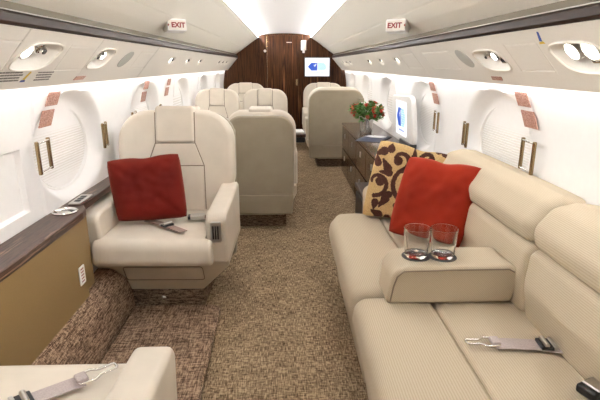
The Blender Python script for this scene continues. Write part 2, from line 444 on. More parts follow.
# ------------------------------------------------------------------ logo
def logo_parts(parent, M, W, H):
    """blue arrow emblem + cyan chequered emblem + illegible tiny line, in a W x H frame centred at M"""
    a = bmesh.new(); sx, sy = W, H
    prism([(-.42 * sx, .02 * sy), (-.26 * sx, .24 * sy), (.0 * sx, .24 * sy), (.0 * sx, -.20 * sy), (-.26 * sx, -.20 * sy)], 'z', .0008, .0012, bm=a)
    obj('emblem', xf(a, M), SBLUE, parent, smooth=False)
    w = bmesh.new()
    prism([(-.14 * sx, .04 * sy), (-.11 * sx, .02 * sy), (-.035 * sx, .16 * sy), (-.055 * sx, .2 * sy)], 'z', .0014, .0018, bm=w)
    prism([(-.16 * sx, .10 * sy), (-.08 * sx, .06 * sy), (-.08 * sx, .09 * sy), (-.15 * sx, .125 * sy)], 'z', .0014, .0018, bm=w)
    obj('aircraft_mark', xf(w, M), SCREEN, parent, smooth=False)
    c = bmesh.new(); nx, ny = 8, 8
    for i in range(nx):
        for j in range(ny):
            x = (.03 + .047 * i) * sx; y = (-.19 + .054 * j) * sy
            if i > 5 and (j < i - 5 or j > ny - 1 - (i - 5)): continue
            g = .042 if (i + j) % 2 else .030
            prism([(x, y), (x + g * sx, y), (x + g * sx, y + g * 1.1 * sy), (x, y + g * 1.1 * sy)], 'z', .0008, .0012, bm=c)
    obj('chequered_emblem', xf(c, M), SCYAN, parent, smooth=False)
    l = bmesh.new(); random.seed(3)
    for i in range(13):
        x = (-.22 + .042 * i) * sx
        prism([(x, -.31 * sy), (x + .026 * sx, -.31 * sy), (x + .026 * sx, (-.26 if i % 3 else -.275) * sy), (x, -.265 * sy)], 'z', .0008, .0012, bm=l)
    obj('caption', xf(l, M), SBLUE, parent, smooth=False)
tv = thing('wall_screen', 'bright white screen with blue emblems on the far wood bulkhead', 'screen', (.565, 8.6, 1.305))
obj('housing', box(-.225, .225, -.055, -.002, -.165, .165, .006), DGREY, tv)
Mtv = frame((0, -.0555, 0), (1, 0, 0), (0, 0, 1))
obj('screen', xf(prism(rrect(-.213, .213, -.153, .153, .003), 'z', 0, .0007), Mtv), SCREEN, tv, smooth=False)
logo_parts(tv, Mtv, .40, .30)

mo = thing('monitor', 'white monitor showing blue emblems standing at the right window wall beside the flowers', 'monitor', (1.025, 4.08, .675))
hp = rnd([(-.40, .035), (.36, .035), (.36, .40), (-.33, .43)], [.07, .05, .06, .08])   # (y,z)
hp2 = [(y, z) for y, z in hp]
Mm = Matrix.Rotation(R(-3), 4, 'Y')
obj('housing', xf(prism(hp2, 'x', -.012, .03, .012, 3), Mm), WPLAST, mo)
obj('foot', xf(box(-.03, .03, -.36, .0, -.0145, .05, .008), Matrix.Identity(4)), BLACK, mo)
Ms = Mm @ frame((-.0125, .0, .225), (0, -1, 0), (0, 0, 1))
obj('screen', xf(prism(rrect(-.19, .19, -.145, .145, .005), 'z', 0, .0007), Ms), SCREEN, mo, smooth=False)
logo_parts(mo, Ms, .36, .36)

# ------------------------------------------------------------------ overhead fittings
def reading(s, y, v, lab, lamps, nozzle, plate, half, hv):
    t = thing('reading_light_unit', lab, 'reading light', psu_pt(s, y, v))
    M = Matrix.Translation(-psu_pt(s, y, v))
    def fr(dy, dv, out): return M @ psu_frame(s, y + dy, v + dv, out)
    # rounded bezel bead round the recess
    pts = []
    for q in range(41):
        th = 2 * PI * q / 40; ct, st = math.cos(th), math.sin(th); e = 3.2
        dv = hv * math.copysign(abs(st) ** (2 / e), st); dy = half * math.copysign(abs(ct) ** (2 / e), ct) + dv * .55
        pts.append(M @ psu_pt(s, y + dy * 1.02, v + dv * 1.03, .002))
    obj('bezel', tube(pts, .0045, 6), BEZEL, t)
    for dy, dv, r in lamps:
        l = obj('lamp', xf(lathe([(0, .004), (r * .8, .004), (r, 0), (r, -.004)], 22), fr(dy, dv, -.012)), LAMP, t)
        obj('lamp_collar', xf(lathe([(r, .003), (r + .007, .001), (r + .008, -.02), (r, -.02)], 22), fr(dy, dv, -.012)), SILVER, l)
    for dy, dv, r in nozzle:
        nz = obj('air_nozzle', xf(lathe([(0, .016), (r * .45, .016), (r * .5, .006), (r * .8, .004), (r, -.004), (r, -.02)], 20), fr(dy, dv, -.020)), CHROME, t)
        obj('nozzle_tip', xf(lathe([(0, .021), (r * .35, .020), (r * .4, .012)], 14), fr(dy, dv, -.020)), DGREY, nz)
    for dy, dv in plate:
        p = obj('switch_plate', xf(prism(rrect(-.032, .032, -.016, .016, .006), 'z', -.006, .003, .002, 2), fr(dy, dv, -.024)), GOLD, t)
        b = bmesh.new()
        for q in (-.016, 0, .016): box(q - .005, q + .005, -.008, .008, .003, .006, .001, 1, bm=b)
        obj('switches', xf(b, fr(dy, dv, -.024)), BLACK, p)
    return t
reading(-1, *RECL[0][:2], 'oval reading light recess nearest the camera in the left overhead panel, lamp glowing', [(-.066, .012, .030)], [(.035, .020, .030)], [], .135, .062)
reading(-1, *RECL[1][:2], 'second reading light recess on the left overhead panel, beside the grey speaker', [(.035, .008, .022)], [(-.035, .0, .023), (.0, .022, .020)], [], .11, .060)
reading(1, *RECR[0][:2], 'large reading light recess at the right edge of the photo, two glowing lamps', [(.058, .016, .031), (-.035, .016, .034)], [], [(-.02, -.026)], .135, .060)
reading(1, *RECR[1][:2], 'right overhead reading light recess beside the grey speaker, with small lamps and switch plate', [(-.02, .010, .020)], [(.05, .012, .018), (-.075, .012, .018)], [(-.055, -.022)], .14, .056)
nth = ['third', 'fourth', 'fifth', 'sixth', 'seventh', 'farthest']
for s, sd in ((-1, 'left'), (1, 'right')):
    for q, y in enumerate(SMALL):
        t = thing('reading_light_unit', 'small round reading light in the %s overhead panel, %s from the camera' % (sd, nth[q]), 'reading light', psu_pt(s, y, .15), group='small overhead reading lights')
        M = Matrix.Translation(-psu_pt(s, y, .15)) @ psu_frame(s, y, .15, -.018)
        obj('lamp', xf(lathe([(0, .004), (.024, .004), (.029, -.002)], 18), M @ Matrix.Translation((.0, -.006, 0))), LAMP, t)
        obj('air_nozzle', xf(lathe([(0, .012), (.012, .012), (.016, 0), (.02, -.01)], 16), M @ Matrix.Translation((s * -.040, .004, .003))), DGREY, t)
    y = SPK[s]
    b = bmesh.new(); pts = [(x + .5 * v * -s, v) for x, v in ellipse(.070, .056, 32)]
    prism(pts, 'z', 0, .003, .001, 1, b); o = obj('speaker_grille', xf(b, psu_frame(s, y, .148, .0)), GREY)
    tag(o, 'flat grey oval speaker grille in the %s overhead panel' % sd, 'speaker')
    # small red vent strip on the lip
    y = 2.35 if s < 0 else 2.22
    tag(obj('air_grille', xf(prism([(-.06, -.011), (.05, -.011), (.06, .011), (-.05, .011)], 'z', 0, .002), psu_frame(s, y, .028)), VENT, smooth=False),
        'small red-brown air slot low on the %s overhead panel' % sd, 'air grille')
for s, y, v, w, nm in ((-1, 1.725, .053, .17, 'grey printed notice at the left edge of the overhead panel'), (-1, 1.975, .050, .13, 'grey printed notice right of the small yellow symbol')):
    b = bmesh.new(); random.seed(5)
    for r_ in range(4):
        x = -w / 2 + random.random() * .012
        while x < w / 2 - .01:
            l = .010 + random.random() * .022; box(x, min(x + l, w / 2), -.021 + r_ * .0125, -.0145 + r_ * .0125, 0, .0008, bm=b); x += l + .004
    tag(obj('notice', xf(b, psu_frame(s, y, v, .0006)), INK, smooth=False), nm, 'notice')
for s, y, v, nm in ((-1, 1.842, .050, 'yellow and blue pictogram sticker between two grey notices, left panel'), (1, 1.64, .222, 'small blue and yellow sticker on the right overhead panel')):
    t = thing('pictogram', nm, 'sticker', psu_pt(s, y, v)); M = Matrix.Translation(-psu_pt(s, y, v)) @ psu_frame(s, y, v, .0006)
    obj('symbol', xf(prism([(-.012, -.012), (.004, -.014), (.018, .024), (.008, .026)], 'z', 0, .0008), M), YEL if s < 0 else INKB, t, smooth=False)
    obj('symbol_base', xf(prism([(-.022, -.024), (.014, -.024), (.008, -.014), (-.016, -.016)], 'z', 0, .0008), M), INKB if s < 0 else YEL, t, smooth=False)

# exit signs under the ceiling panels
for s, loc, sd in ((-1, (-.705, 3.235, 1.580), 'left'), (1, (.700, 3.07, 1.568), 'right')):
    t = thing('exit_sign', 'white box exit sign with red letters on the %s ceiling panel' % sd, 'exit sign', loc, (0, 0, R(28 * s) * -1))
    prof = rnd([(-.055, -.032), (.03, -.04), (.085, .0), (.06, .05), (-.045, .042)], .008, 3)
    obj('housing', prism(prof, 'x', -.062, .062, .006, 2), WPLAST, t)
    M = frame((0, -.0535, .003), (1, 0, 0), (0.0, .14, 1))
    obj('sign_face', xf(prism(rrect(-.055, .055, -.029, .029, .004), 'z', 0, .002), M), BEZEL, t, smooth=False)
    tb = text_bm('EXIT', .043); xf(tb, M @ Matrix.Translation((.006 if s < 0 else -.006, -.001, .003)))
    obj('lettering', tb, INKR, t, smooth=False)
    ax = -.050 if s < 0 else .050
    obj('arrow', xf(prism([(ax, 0), (ax - .010 * s * -1, .010), (ax - .010 * s * -1, -.010)], 'z', .002, .003), M), INKR, t, smooth=False)

# window handles and air grilles on the sidewalls
def wall_frame(s, y, z, out=0):
    e = .01; d = Vector((s * (WX(z + e) - WX(z - e)), 0, 2 * e)).normalized()
    M = frame((s * (WX(z) - .008), y, z), (0, -s, 0), d)
    return M @ Matrix.Translation((0, 0, out))
def handle(s, y, z, w, lab):
    t = thing('grab_handle', lab, 'handle', (s * (WX(z) - .006), y, z), group='bronze handles beside the windows')
    M = Matrix.Translation((-s * (WX(z) - .006), -y, -z)) @ wall_frame(s, y, z)
    for d in (-1, 1):
        obj('upright', xf(box(d * w / 2 - .0085, d * w / 2 + .0085, -.072, .072, .020 if d * s > 0 else .002, .034 if d * s > 0 else .016, .004, 2), M), GOLD, t)
    for d in (-1, 1):
        b = tube([(-w / 2, d * .062, .012 if s > 0 else .027), (w / 2, d * .062, .027 if s > 0 else .012)], .0042, 8)
        obj('rod', xf(b, M), CHROME, t)
place = {1: ('nearest', 2.36), 2: ('second', 3.66)}
for s, sd in ((-1, 'left'), (1, 'right')):
    for i, (nm, w) in place.items():
        handle(s, w - .315 + (.035 if s < 0 else -.03), .955, .135, 'bronze handle on the near side of the %s %s blind' % (nm, sd))
        handle(s, w + .425 + (.02 if s < 0 else -.03), .945, .095, 'bronze handle on the far side of the %s %s blind' % (nm, sd))
    for nm, w in (('nearest', 2.38 if s < 0 else 2.27), ('second', 3.88 if s < 0 else 3.60), ('third', 4.6)):
        for z, pos, dz in ((1.195, 'upper', .031), (1.112, 'lower', .036)):
            if nm == 'third' and s > 0: continue
            dy = w - .175 - (.055 if pos == 'lower' else 0)
            pts = [(-.056, -dz), (.056, -dz), (.056, dz), (-.056, dz)]; pts = [(x - s * .5 * y_, y_) for x, y_ in pts]
            tag(obj('air_grille', xf(prism(pts, 'z', .003, .009, .002, 1), wall_frame(s, dy, z)), VENT),
                '%s red-brown perforated outlet above the %s %s window' % (pos, nm, sd), 'air grille', 'perforated outlets above the windows')

# ------------------------------------------------------------------ seats
SHROUD = leather('beige_base_leather', (.62, .545, .43))
def make_chair(label, loc, facing, W=.74, plinth_dx=0., lean=10, head=0.0, detail=True, group='cream leather cabin seats', ctl=True, zbase=0, latch=None, footcap=False, dh=0., af=-.235, cf=-.36):
    """facing: yaw in degrees, 0 looks towards the camera (-Y)"""
    t = thing('cabin_seat', label, 'seat', loc, (0, 0, R(facing)), group)
    h = W / 2; aw = .105 if W > .6 else .062; bw = h - .02 if W > .6 else h - .012
    iw = h - aw
    # plinth + shroud
    pw = .235 if W > .6 else .2
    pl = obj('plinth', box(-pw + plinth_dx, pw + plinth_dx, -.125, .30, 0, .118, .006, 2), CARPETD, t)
    if footcap:
        obj('floor_lock', xf(lathe([(0, .007), (.010, .007), (.016, .003), (.018, 0)], 18), Matrix.Translation((plinth_dx, -.125, .055)) @ Matrix.Rotation(R(90), 4, 'X')), CHROME, pl)
    sh = rnd([(-h + .01, .37), (-h + .01, .30), (-pw + plinth_dx + .0, .115), (pw + plinth_dx, .115), (h - .01, .30), (h - .01, .37)], [.01, .05, .03, .03, .05, .01])
    sb = prism(sh, 'y', -.26, .34, .016, 3)
    for v in sb.verts:
        if v.co.y < 0: v.co.y += (.37 - v.co.z) * .50
    so = obj('base_shroud', sb, SHROUD, t)
    fpb = prism(rrect(-.21, .21, .20, .29, .015), 'y', -.266, -.25, .005, 2)
    for v in fpb.verts: v.co.y += (.37 - v.co.z) * .50
    obj('front_panel', fpb, SHROUD, so)
    pw_ = [(x, -.263 + (.37 - z) * .50, z) for x, z in rrect(-.214, .214, .196, .294, .015, 3)]; pw_.append(pw_[0])
    obj('panel_seam', tube(pw_, .0025, 5), PIPE, so)
    # cushion
    cw = iw + ((.022 if cf > -.37 else .034) if W > .6 else -.002)
    prof = rnd([(cf, .36), (cf + .005, .50), (.0, .497), (.20, .485), (.20, .36)], [.045, .055, 0, .02, .02], 6)
    cu = prism(prof, 'x', -cw, cw, .030, 4)
    # keep the rear of the cushion between the arms
    for v in cu.verts:
        if v.co.y > af + .018 - .02 * (cf < -.37) and abs(v.co.x) > iw - .004: v.co.x = math.copysign(iw - .004, v.co.x)
        if v.co.z > .47: v.co.z += .012 * max(0, 1 - (v.co.x / cw) ** 2)
    co = obj('seat_cushion', cu, LEATHER, t)
    # arms
    for d in (-1, 1):
        ap = rnd([(af + .02, .355), (af - .01, .625), (.02, .640), (.26, .655), (.26, .355)], [.02, .045, 0, .03, .02], 5)
        a = obj('armrest', prism(ap, 'x', d * iw, d * h, .022, 4), LEATHER, t)
        if ctl and d > 0 and W > .6:
            cx = d * (iw + aw / 2)
            cp = obj('control_plate', prism(rrect(cx - .026, cx + .026, .480, .590, .008), 'y', af - .014, af + .004, .002, 1), SILVER, a)
            for q in (-1, 0, 1): obj('paddle', box(cx + q * .012 - .004, cx + q * .012 + .004, af - .018, af - .013, .50, .57, .001, 1), BLACK, cp)
    # backrest, leaning
    L = Matrix.Translation((0, .16, .42)) @ Matrix.Rotation(R(-lean), 4, 'X')
    H = (.675 if W > .6 else .625) + dh
    k = W / .74
    ol = rnd([(-bw + .05, .0), (bw - .05, .0), (bw, .28), (bw - .004, H), (-bw + .004, H), (-bw, .28)], [.04, .04, .2, .185 * k, .185 * k, .2], 9)
    b = prism(ol, 'y', 0, .125, .036, 4)
    obj('backrest', xf(b, L), LEATHER, t)
    k = W / .74; g = .004
    pads = [('backrest_panel', [(-.115 * k, .475), (.115 * k, .475), (.165 * k, .345), (-.165 * k, .345)], LEATHER),
            ('backrest_panel', [(-.168 * k, .340), (.168 * k, .340), (.172 * k, .07), (-.172 * k, .07)], LEATHER)]
    for nm, q, m in pads:
        pb_ = prism(rnd(q, .012, 3), 'y', -.010, .03, .010, 3)
        obj(nm, xf(pb_, L), m, t)
    # piping lines that outline the pads (real welts)
    for d in (-1, 1):
        obj('welt', xf(tube([(d * .119 * k, -.002, .478), (d * .170 * k, -.002, .343), (d * .176 * k, -.002, .08)], .003, 6), L), PIPE, t)
    obj('welt', xf(tube([(-.117 * k, -.006, .4775), (.117 * k, -.006, .4775)], .003, 6), L), PIPE, t)
    obj('welt', xf(tube([(-.166 * k, -.007, .3425), (.166 * k, -.007, .3425)], .003, 6), L), PIPE, t)
    for d in (-1, 1): obj('welt', xf(tube([(d * .117 * k, -.002, .478), (d * .117 * k, -.002, H - .015)], .0035, 6), L), PIPE, t)
    hp_ = rrect(-.116 * k, .116 * k, .480, H + .022 + head, .022)
    ho = obj('headrest', xf(prism(hp_, 'y', -.014, .105, .018, 4), L), LEATHER, t)
    # rear shell
    if True:
        L2 = Matrix.Translation((0, .335, .10)) @ Matrix.Rotation(R(-min(lean, 10) * .45), 4, 'X')
        sw = (bw - .01) if W > .6 else bw - .02
        st = (.30 + H - .018); zb = .035
        if lean < 25:
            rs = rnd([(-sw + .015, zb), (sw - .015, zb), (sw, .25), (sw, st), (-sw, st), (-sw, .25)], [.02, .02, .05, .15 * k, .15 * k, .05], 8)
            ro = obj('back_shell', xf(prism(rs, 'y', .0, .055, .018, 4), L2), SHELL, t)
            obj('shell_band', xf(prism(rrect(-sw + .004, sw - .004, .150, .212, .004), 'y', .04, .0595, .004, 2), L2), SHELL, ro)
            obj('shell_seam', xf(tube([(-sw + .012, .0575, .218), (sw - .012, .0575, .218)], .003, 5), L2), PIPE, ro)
            if latch:
                x = latch * (sw - .042)
                la = obj('latch', xf(box(x - .034, x + .034, .045, .092, st - .20, st - .10, .010, 3), L2), SHELL, ro)
                obj('latch_lever', xf(box(x - .028, x + .028, .088, .106, st - .185, st - .15, .005, 2), L2), SILVER, la)
    return t
make_chair('large cream leather seat facing the camera on the left with a red cushion', (-.665, 2.58, 0), -1, plinth_dx=-.04, head=.0, footcap=True, af=-.338, cf=-.398)
make_chair('cream leather seat cut off at the bottom left corner, facing away', (-.672, .885, 0), 180, lean=58, ctl=False)
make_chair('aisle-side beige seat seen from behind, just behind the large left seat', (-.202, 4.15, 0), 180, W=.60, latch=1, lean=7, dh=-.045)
make_chair('seat seen from behind at the left wall, mostly hidden by the large left seat', (-.775, 4.15, 0), 180, W=.53, lean=7, dh=-.045)
make_chair('cream seat facing the camera by the aisle, behind the backs of the left pair', (-.235, 5.27, 0), 0, W=.55, head=-.018, lean=12, dh=.05)
make_chair('cream seat facing the camera at the left windows, beside another of its row', (-.787, 5.27, 0), 0, W=.54, head=-.018, lean=12, dh=.05)
make_chair('beige seat seen from behind on the right, beyond the flowers', (.665, 6.62, 0), 180, W=.78, latch=-1, lean=8, dh=-.02, head=-.025)
make_chair('cream seat on the right facing the camera under the far screen', (.645, 7.85, 0), 0, W=.72, dh=-.03, head=-.015)
make_chair('farthest left cream seat facing the camera before the wood bulkhead', (-.655, 7.75, 0), 0, W=.70, dh=-.03, head=-.015)

ct = thing('conference_table', 'dark wood table between the left pairs of facing seats', 'table', (-.4, 4.72, 0))
obj('tabletop', prism(rnd([(-.60, -.17), (.60, -.17), (.60, .20), (-.60, .20)], .04), 'z', .66, .695, .008, 2), WOODY, ct)
obj('pedestal', box(-.62, -.48, -.06, .08, 0, .66, .01), WOODC, ct)
obj('edge_apron', box(-.5, .59, -.145, .18, .61, .66, .01), BLACK, ct)
pp = tag(obj('paper_sheet', xf(box(-.14, .14, -.105, .105, 0, .006, .001, 1), Matrix.Rotation(R(4), 4, 'Z')), PAPER, loc=(.04, 4.76, .6955)), 'white papers lying on the conference table end', 'paper')

# ------------------------------------------------------------------ sofa
sf = thing('sofa', 'long cream ribbed three-seat sofa along the right wall', 'sofa', (0, 0, 0))
base = rnd([(.335, 0), (.285, .30), (.90, .30), (.94, 0)], [.01, .03, 0, 0])
SB = [(.15, 1.700), (1.728, 2.80)]
bmb = None
for q, (a, b) in enumerate(SB): bmb = prism(base, 'y', a + .01, b - .04, .012, 2, bmb)
obj('base_frame', bmb, RIBX, sf)
def round_corner(bm, cx, cy, r, x_lo, y_hi):
    for v in bm.verts:
        if v.co.x < cx and v.co.y > cy:
            d = Vector((v.co.x - cx, v.co.y - cy)); m = max(abs(d.x) / (cx - x_lo), abs(d.y) / (y_hi - cy)); 
            if d.length > 1e-5:
                u = d.normalized(); v.co.x = cx + u.x * m * (cx - x_lo); v.co.y = cy + u.y * m * (y_hi - cy)
def grid_prism_y(pts, ys, bm=None):
    """profile (x,z) swept over many y stations, with end caps"""
    bm = bm or bmesh.new(); rows = [[bm.verts.new((x, y, z)) for x, z in pts] for y in ys]; N = len(pts)
    for a, b in zip(rows, rows[1:]):
        for k in range(N): bm.faces.new((a[k], a[(k + 1) % N], b[(k + 1) % N], b[k]))
    bm.faces.new(rows[0][::-1]); bm.faces.new(rows[-1]); return bm
def soft_prism(prof, y0, y1, r, parent, name, m, crown=0.0, far_round=0, nx=10):
    """swept cushion whose ends are rounded: the profile shrinks towards its centroid at the ends"""
    cx = sum(p[0] for p in prof) / len(prof); cz = sum(p[1] for p in prof) / len(prof)
    st = [(y0 + r * (1 - math.cos(PI / 2 * k / 5)), math.sin(PI / 2 * k / 5)) for k in range(6)]
    st = st + [(y0 + r + (y1 - y0 - 2 * r) * k / 12, 1) for k in range(1, 12)] + [(y0 + y1 - y, s_) for y, s_ in st[::-1]]
    bm = bmesh.new(); rows = []
    for y, s_ in st:
        row = []; d = r * (1 - s_)
        for x, z in prof:
            dx, dz = x - cx, z - cz; l = math.hypot(dx, dz)
            f = max(.05, (l - d) / l)
            u = (y - y0) / (y1 - y0); c = crown * (1 - (2 * u - 1) ** 4)
            px, pz = cx + dx * f * (1 + c / l), cz + dz * f * (1 + c / l)
            if far_round:
                w = max(0, (y - (y1 - far_round)) / far_round)
                if px < cx: px = px + (cx - px) * (1 - math.sqrt(max(0, 1 - w * w))) * .75
            row.append(bm.verts.new((px, y, pz)))
        rows.append(row)
    N = len(prof)
    for a, b in zip(rows, rows[1:]):
        for k in range(N): bm.faces.new((a[k], a[(k + 1) % N], b[(k + 1) % N], b[k]))
    bm.faces.new(rows[0][::-1]); bm.faces.new(rows[-1])
    return obj(name, bm, m, parent)
roll = rnd([(.285, .255), (.258, .36), (.272, .450), (.42, .455), (.566, .448), (.570, .33), (.50, .255)], [.02, .08, .075, 0, .025, .02, .02], 7)
rear = rnd([(.575, .28), (.575, .445), (.74, .448), (.95, .440), (.95, .28)], [.01, .028, 0, .01, .01], 5)
def dens(p, step=.035):
    out = []
    for i, a in enumerate(p):
        b = p[(i + 1) % len(p)]; n_ = max(1, int(math.dist(a, b) / step))
        out += [(a[0] + (b[0] - a[0]) * k / n_, a[1] + (b[1] - a[1]) * k / n_) for k in range(n_)]
    return out
for q, (a, b) in enumerate(SB):
    so = soft_prism(dens(rear), a, b, .025, sf, 'seat_cushion', RIBX, .004)
    soft_prism(dens(roll), a, b, .042, so, 'front_roll', RIBX, .006, far_round=.14 if q == 1 else 0)
lo = rnd([(.885, .430), (.858, .58), (.872, .712), (.96, .712), (1.06, .60), (1.02, .430)], [.03, .14, .04, .03, .03, .02], 6)
hi = rnd([(.876, .716), (.862, .79), (.922, .868), (1.0, .885), (1.082, .875), (1.085, .716)], [.035, .05, .06, .04, .02, .02], 6)
for a, b in ((.15, 1.545), (1.56, 2.64)):
    soft_prism(dens(lo), a, b, .025, sf, 'backrest_cushion', RIBZ, .006)
    soft_prism(dens(hi), a, b, .035 if b < 2 else .05, sf, 'backrest_bolster', RIBZ, .006)
obj('end_arm', prism(rnd([(.49, .30), (.48, .615), (.95, .64), (.95, .30)], [.02, .05, .03, 0]), 'y', 2.70, 2.86, .035, 4), RIBZ, sf)
# fold-down centre armrest with two cup holders
ap0 = rnd([(1.590, .452), (1.545, .585), (1.80, .597), (1.815, .452)], [.025, .03, .035, .025], 6)     # (y,z)
am = bmesh.new()
fp = rnd([(.380, .452), (.398, .622), (.850, .622), (.886, .575), (.872, .452)], [.02, .07, .05, .03, .02], 7)  # (x,z) front outline
am = prism(fp, 'y', 1.615, 1.79, .022, 4)
for v in am.verts:
    if v.co.y < 1.70: v.co.y -= (v.co.z - .452) * .16
ao = obj('center_armrest', am, RIBZ, sf)
we = [(x, 1.614 - (z - .452) * .16 - .001, z) for x, z in [(.394, .47), (.402, .54), (.412, .580), (.435, .604), (.62, .608), (.83, .608), (.852, .595)]]
obj('welt', tube(we, .003, 6), PIPE, ao)
GL = [(.504, 1.690), (.606, 1.682)]
for gx, gy in GL:
    obj('cup_holder', xf(lathe([(0, 0), (.047, 0), (.050, .0015), (.054, .002), (.055, 0)], 32), Matrix.Translation((gx, gy, .6222))), DGREY, ao)
for gi, (gx, gy) in enumerate(GL):
    g = lathe([(0, .0), (.040, .0), (.0435, .006), (.0515, .114), (.0510, .1155), (.0495, .114), (.0415, .016), (.038, .0125), (0, .0115)], 40)
    tag(obj('tumbler', g, GLASS, loc=(gx, gy, .6250)), 'clear empty glass tumbler on the sofa armrest, %s of the two' % ('left' if gi == 0 else 'right'), 'glass', 'tumblers on the sofa armrest')

# ------------------------------------------------------------------ belts
def tongue(bm_unused, M, parent):
    # open loop plate with a narrow slotted tip
    pts = [(-.030, -.022), (-.030, .022), (.012, .026), (.030, .012), (.075, .013), (.075, -.013), (.030, -.012), (.012, -.026)]
    loop = [Vector((x, y, .006)) for x, y in rnd(pts, .007, 3)]; loop.append(loop[0])
    obj('tongue', xf(tube(loop, .0038, 8), M), CHROME, parent)
def belt(label, pts, wdir, tip, tipdir, adjuster=None, m=BELT, w=.048):
    p0 = Vector(pts[0]); t = thing('seat_belt', label, 'seat belt', pts[0])
    T = Matrix.Translation(-p0)
    obj('strap', xf(ribbon(pts, wdir, w, .004), T), m, t)
    if tip:
        u = Vector(tipdir); M = T @ frame(tip, u, Vector((0, 0, 1)).cross(u))
        tongue(None, M, t)
        obj('strap_loop', xf(prism(rrect(-.034, -.004, -.020, .020, .006), 'z', .002, .016, .004, 2), M), m, t)
    if adjuster:
        pos, u = adjuster; u = Vector(u); M = T @ frame(pos, u, Vector((0, 0, 1)).cross(u))
        fr = obj('adjuster', xf(box(-.022, .022, -.030, .030, -.001, .010, .003, 2), M), BLACK, t)
        obj('roller', xf(tube([(-.004, -.026, .014), (-.004, .026, .014)], .0075, 12), M), SILVER, fr)
        obj('adjuster_bar', xf(box(.016, .028, -.032, .032, .0, .014, .003, 2), M), SILVER, fr)
    return t
sz = .463
tb_ = belt('grey lap belt with chrome tongue lying across the near sofa seat', [(.675, 1.328, sz), (.72, 1.329, sz), (.80, 1.320, sz), (.855, 1.308, sz - .002), (.905, 1.298, sz - .004)], (0, 1, 0), (.660, 1.332, sz), (-1, .03, 0), ((.838, 1.314, sz), (1, -.1, 0)), BELT, .058)
bk = thing('seat_belt_buckle', 'dark seat belt buckle at the lower right corner, on the sofa', 'buckle', (.85, 1.09, .452), (0, 0, R(22)))
obj('buckle_body', box(-.03, .06, -.03, .03, .0, .028, .008, 3), BLACK, bk); obj('lift_plate', box(-.012, .075, -.026, .026, .024, .034, .005, 2), SILVER, bk)
obj('strap', ribbon([(.06, 0, .01), (.11, 0, .004)], (0, 1, 0), .048, .004), BELT, bk)
nz = .515
belt('grey lap belt with chrome tongue on the seat cushion at bottom left', [(-.556, 1.112, nz), (-.59, 1.085, nz + .002), (-.66, 1.03, nz + .004), (-.73, .965, nz + .004)], (-.6, .7, 0), (-.545, 1.122, nz), (.75, .62, 0), ((-.668, 1.022, nz + .004), (-.75, -.66, 0)), BELT, .052)
cz = .513
b1 = belt('brown lap belt strap coming out from under the red cushion on the large left seat', [(-.77, 2.50, cz), (-.68, 2.43, cz + .004), (-.60, 2.36, cz + .004), (-.53, 2.30, cz + .002)], (.6, .7, 0), None, None, ((-.635, 2.39, cz + .004), (-.75, .6, 0)), BELTB, .046)
b2 = thing('seat_belt_buckle', 'silver lift buckle with strap beside the red cushion on the large left seat', 'buckle', (-.515, 2.515, cz), (0, 0, R(8)))
obj('buckle_body', box(-.02, .06, -.026, .026, 0, .026, .007, 3), SILVER, b2); obj('release_edge', box(-.034, -.018, -.024, .024, .002, .022, .004, 2), BLACK, b2)
obj('strap', ribbon([(.05, 0, .012), (.09, .004, .004), (.118, .006, .002)], (0, 1, 0), .046, .004), BELTB, b2)

# ------------------------------------------------------------------ cushions
def pillow(name, label, bl, br, tr, tl, thick, m, seed, N=44, pinch=-.025):
    bl, br, tr, tl = map(Vector, (bl, br, tr, tl)); c = (bl + br + tr + tl) / 4
    nrm = (br - bl).cross(tl - bl).normalized()
    bm = bmesh.new(); sides = []
    for sg in (1, -1):
        g = []
        for i in range(N + 1):
            row = []
            for j in range(N + 1):
                u, v = i / N * 2 - 1, j / N * 2 - 1
                pu = u * (1 - pinch * (1 - v * v) * u * u); pv = v * (1 - pinch * (1 - u * u) * v * v)
                a, b = (pu + 1) / 2, (pv + 1) / 2
                p = bl.lerp(br, a).lerp(tl.lerp(tr, a), b)
                if abs(u) + abs(v) > 1.8:                                   # soft rounded corner
                    k_ = (abs(u) + abs(v) - 1.8) * .10; p = p.lerp(c, k_)
                p = p + (bl - tl) * .035 * math.exp(-((u - .05) / .30) ** 2) * max(0, v) ** 3       # dent in the top edge
                th = thick * (max(0, (1 - u ** 4) * (1 - v ** 4))) ** .5
                wr = .020 * noise.noise(Vector((u * 1.7 + seed, v * 1.7, sg))) + .014 * noise.noise(Vector((u * 4 + seed, v * 4, sg * 3)))
                for cu_, cv_ in ((1, 1), (-1, 1), (1, -1), (-1, -1)):      # creases running in from the corners
                    dd = math.hypot(u - cu_, v - cv_); an = math.atan2(v - cv_, u - cu_)
                    wr += .011 * math.sin(an * 9 + seed) * math.exp(-dd * 1.6)
                th = max(0, th + wr * min(1, 3 * (1 - max(abs(u), abs(v)))))
                row.append(bm.verts.new(p + nrm * sg * th * .5 - c))
            g.append(row)
        for a_, b_ in zip(g, g[1:]):
            for j in range(N): bm.faces.new((a_[j], a_[j + 1], b_[j + 1], b_[j]))
    bmesh.ops.remove_doubles(bm, verts=bm.verts[:], dist=.0006)
    # object axes: x along the width, y along the height (the weave follows the cloth)
    ux = (br - bl).normalized(); M = frame((0, 0, 0), ux, tl - bl)
    xf(bm, M.inverted())
    o = obj(name, bm, m, wn=False); o.matrix_world = Matrix.Translation(c) @ M
    return tag(o, label, 'cushion')
pillow('cushion', 'dark red velvet cushion on the large left seat', (-.905, 2.43, .530), (-.548, 2.50, .530), (-.60, 2.62, .865), (-.975, 2.545, .838), .14, RED, 1)
pillow('cushion', 'orange-red velvet cushion on the sofa beside the glasses', (.543, 2.352, .485), (.838, 2.10, .485), (.928, 2.14, .874), (.640, 2.385, .886), .13, REDO, 4)
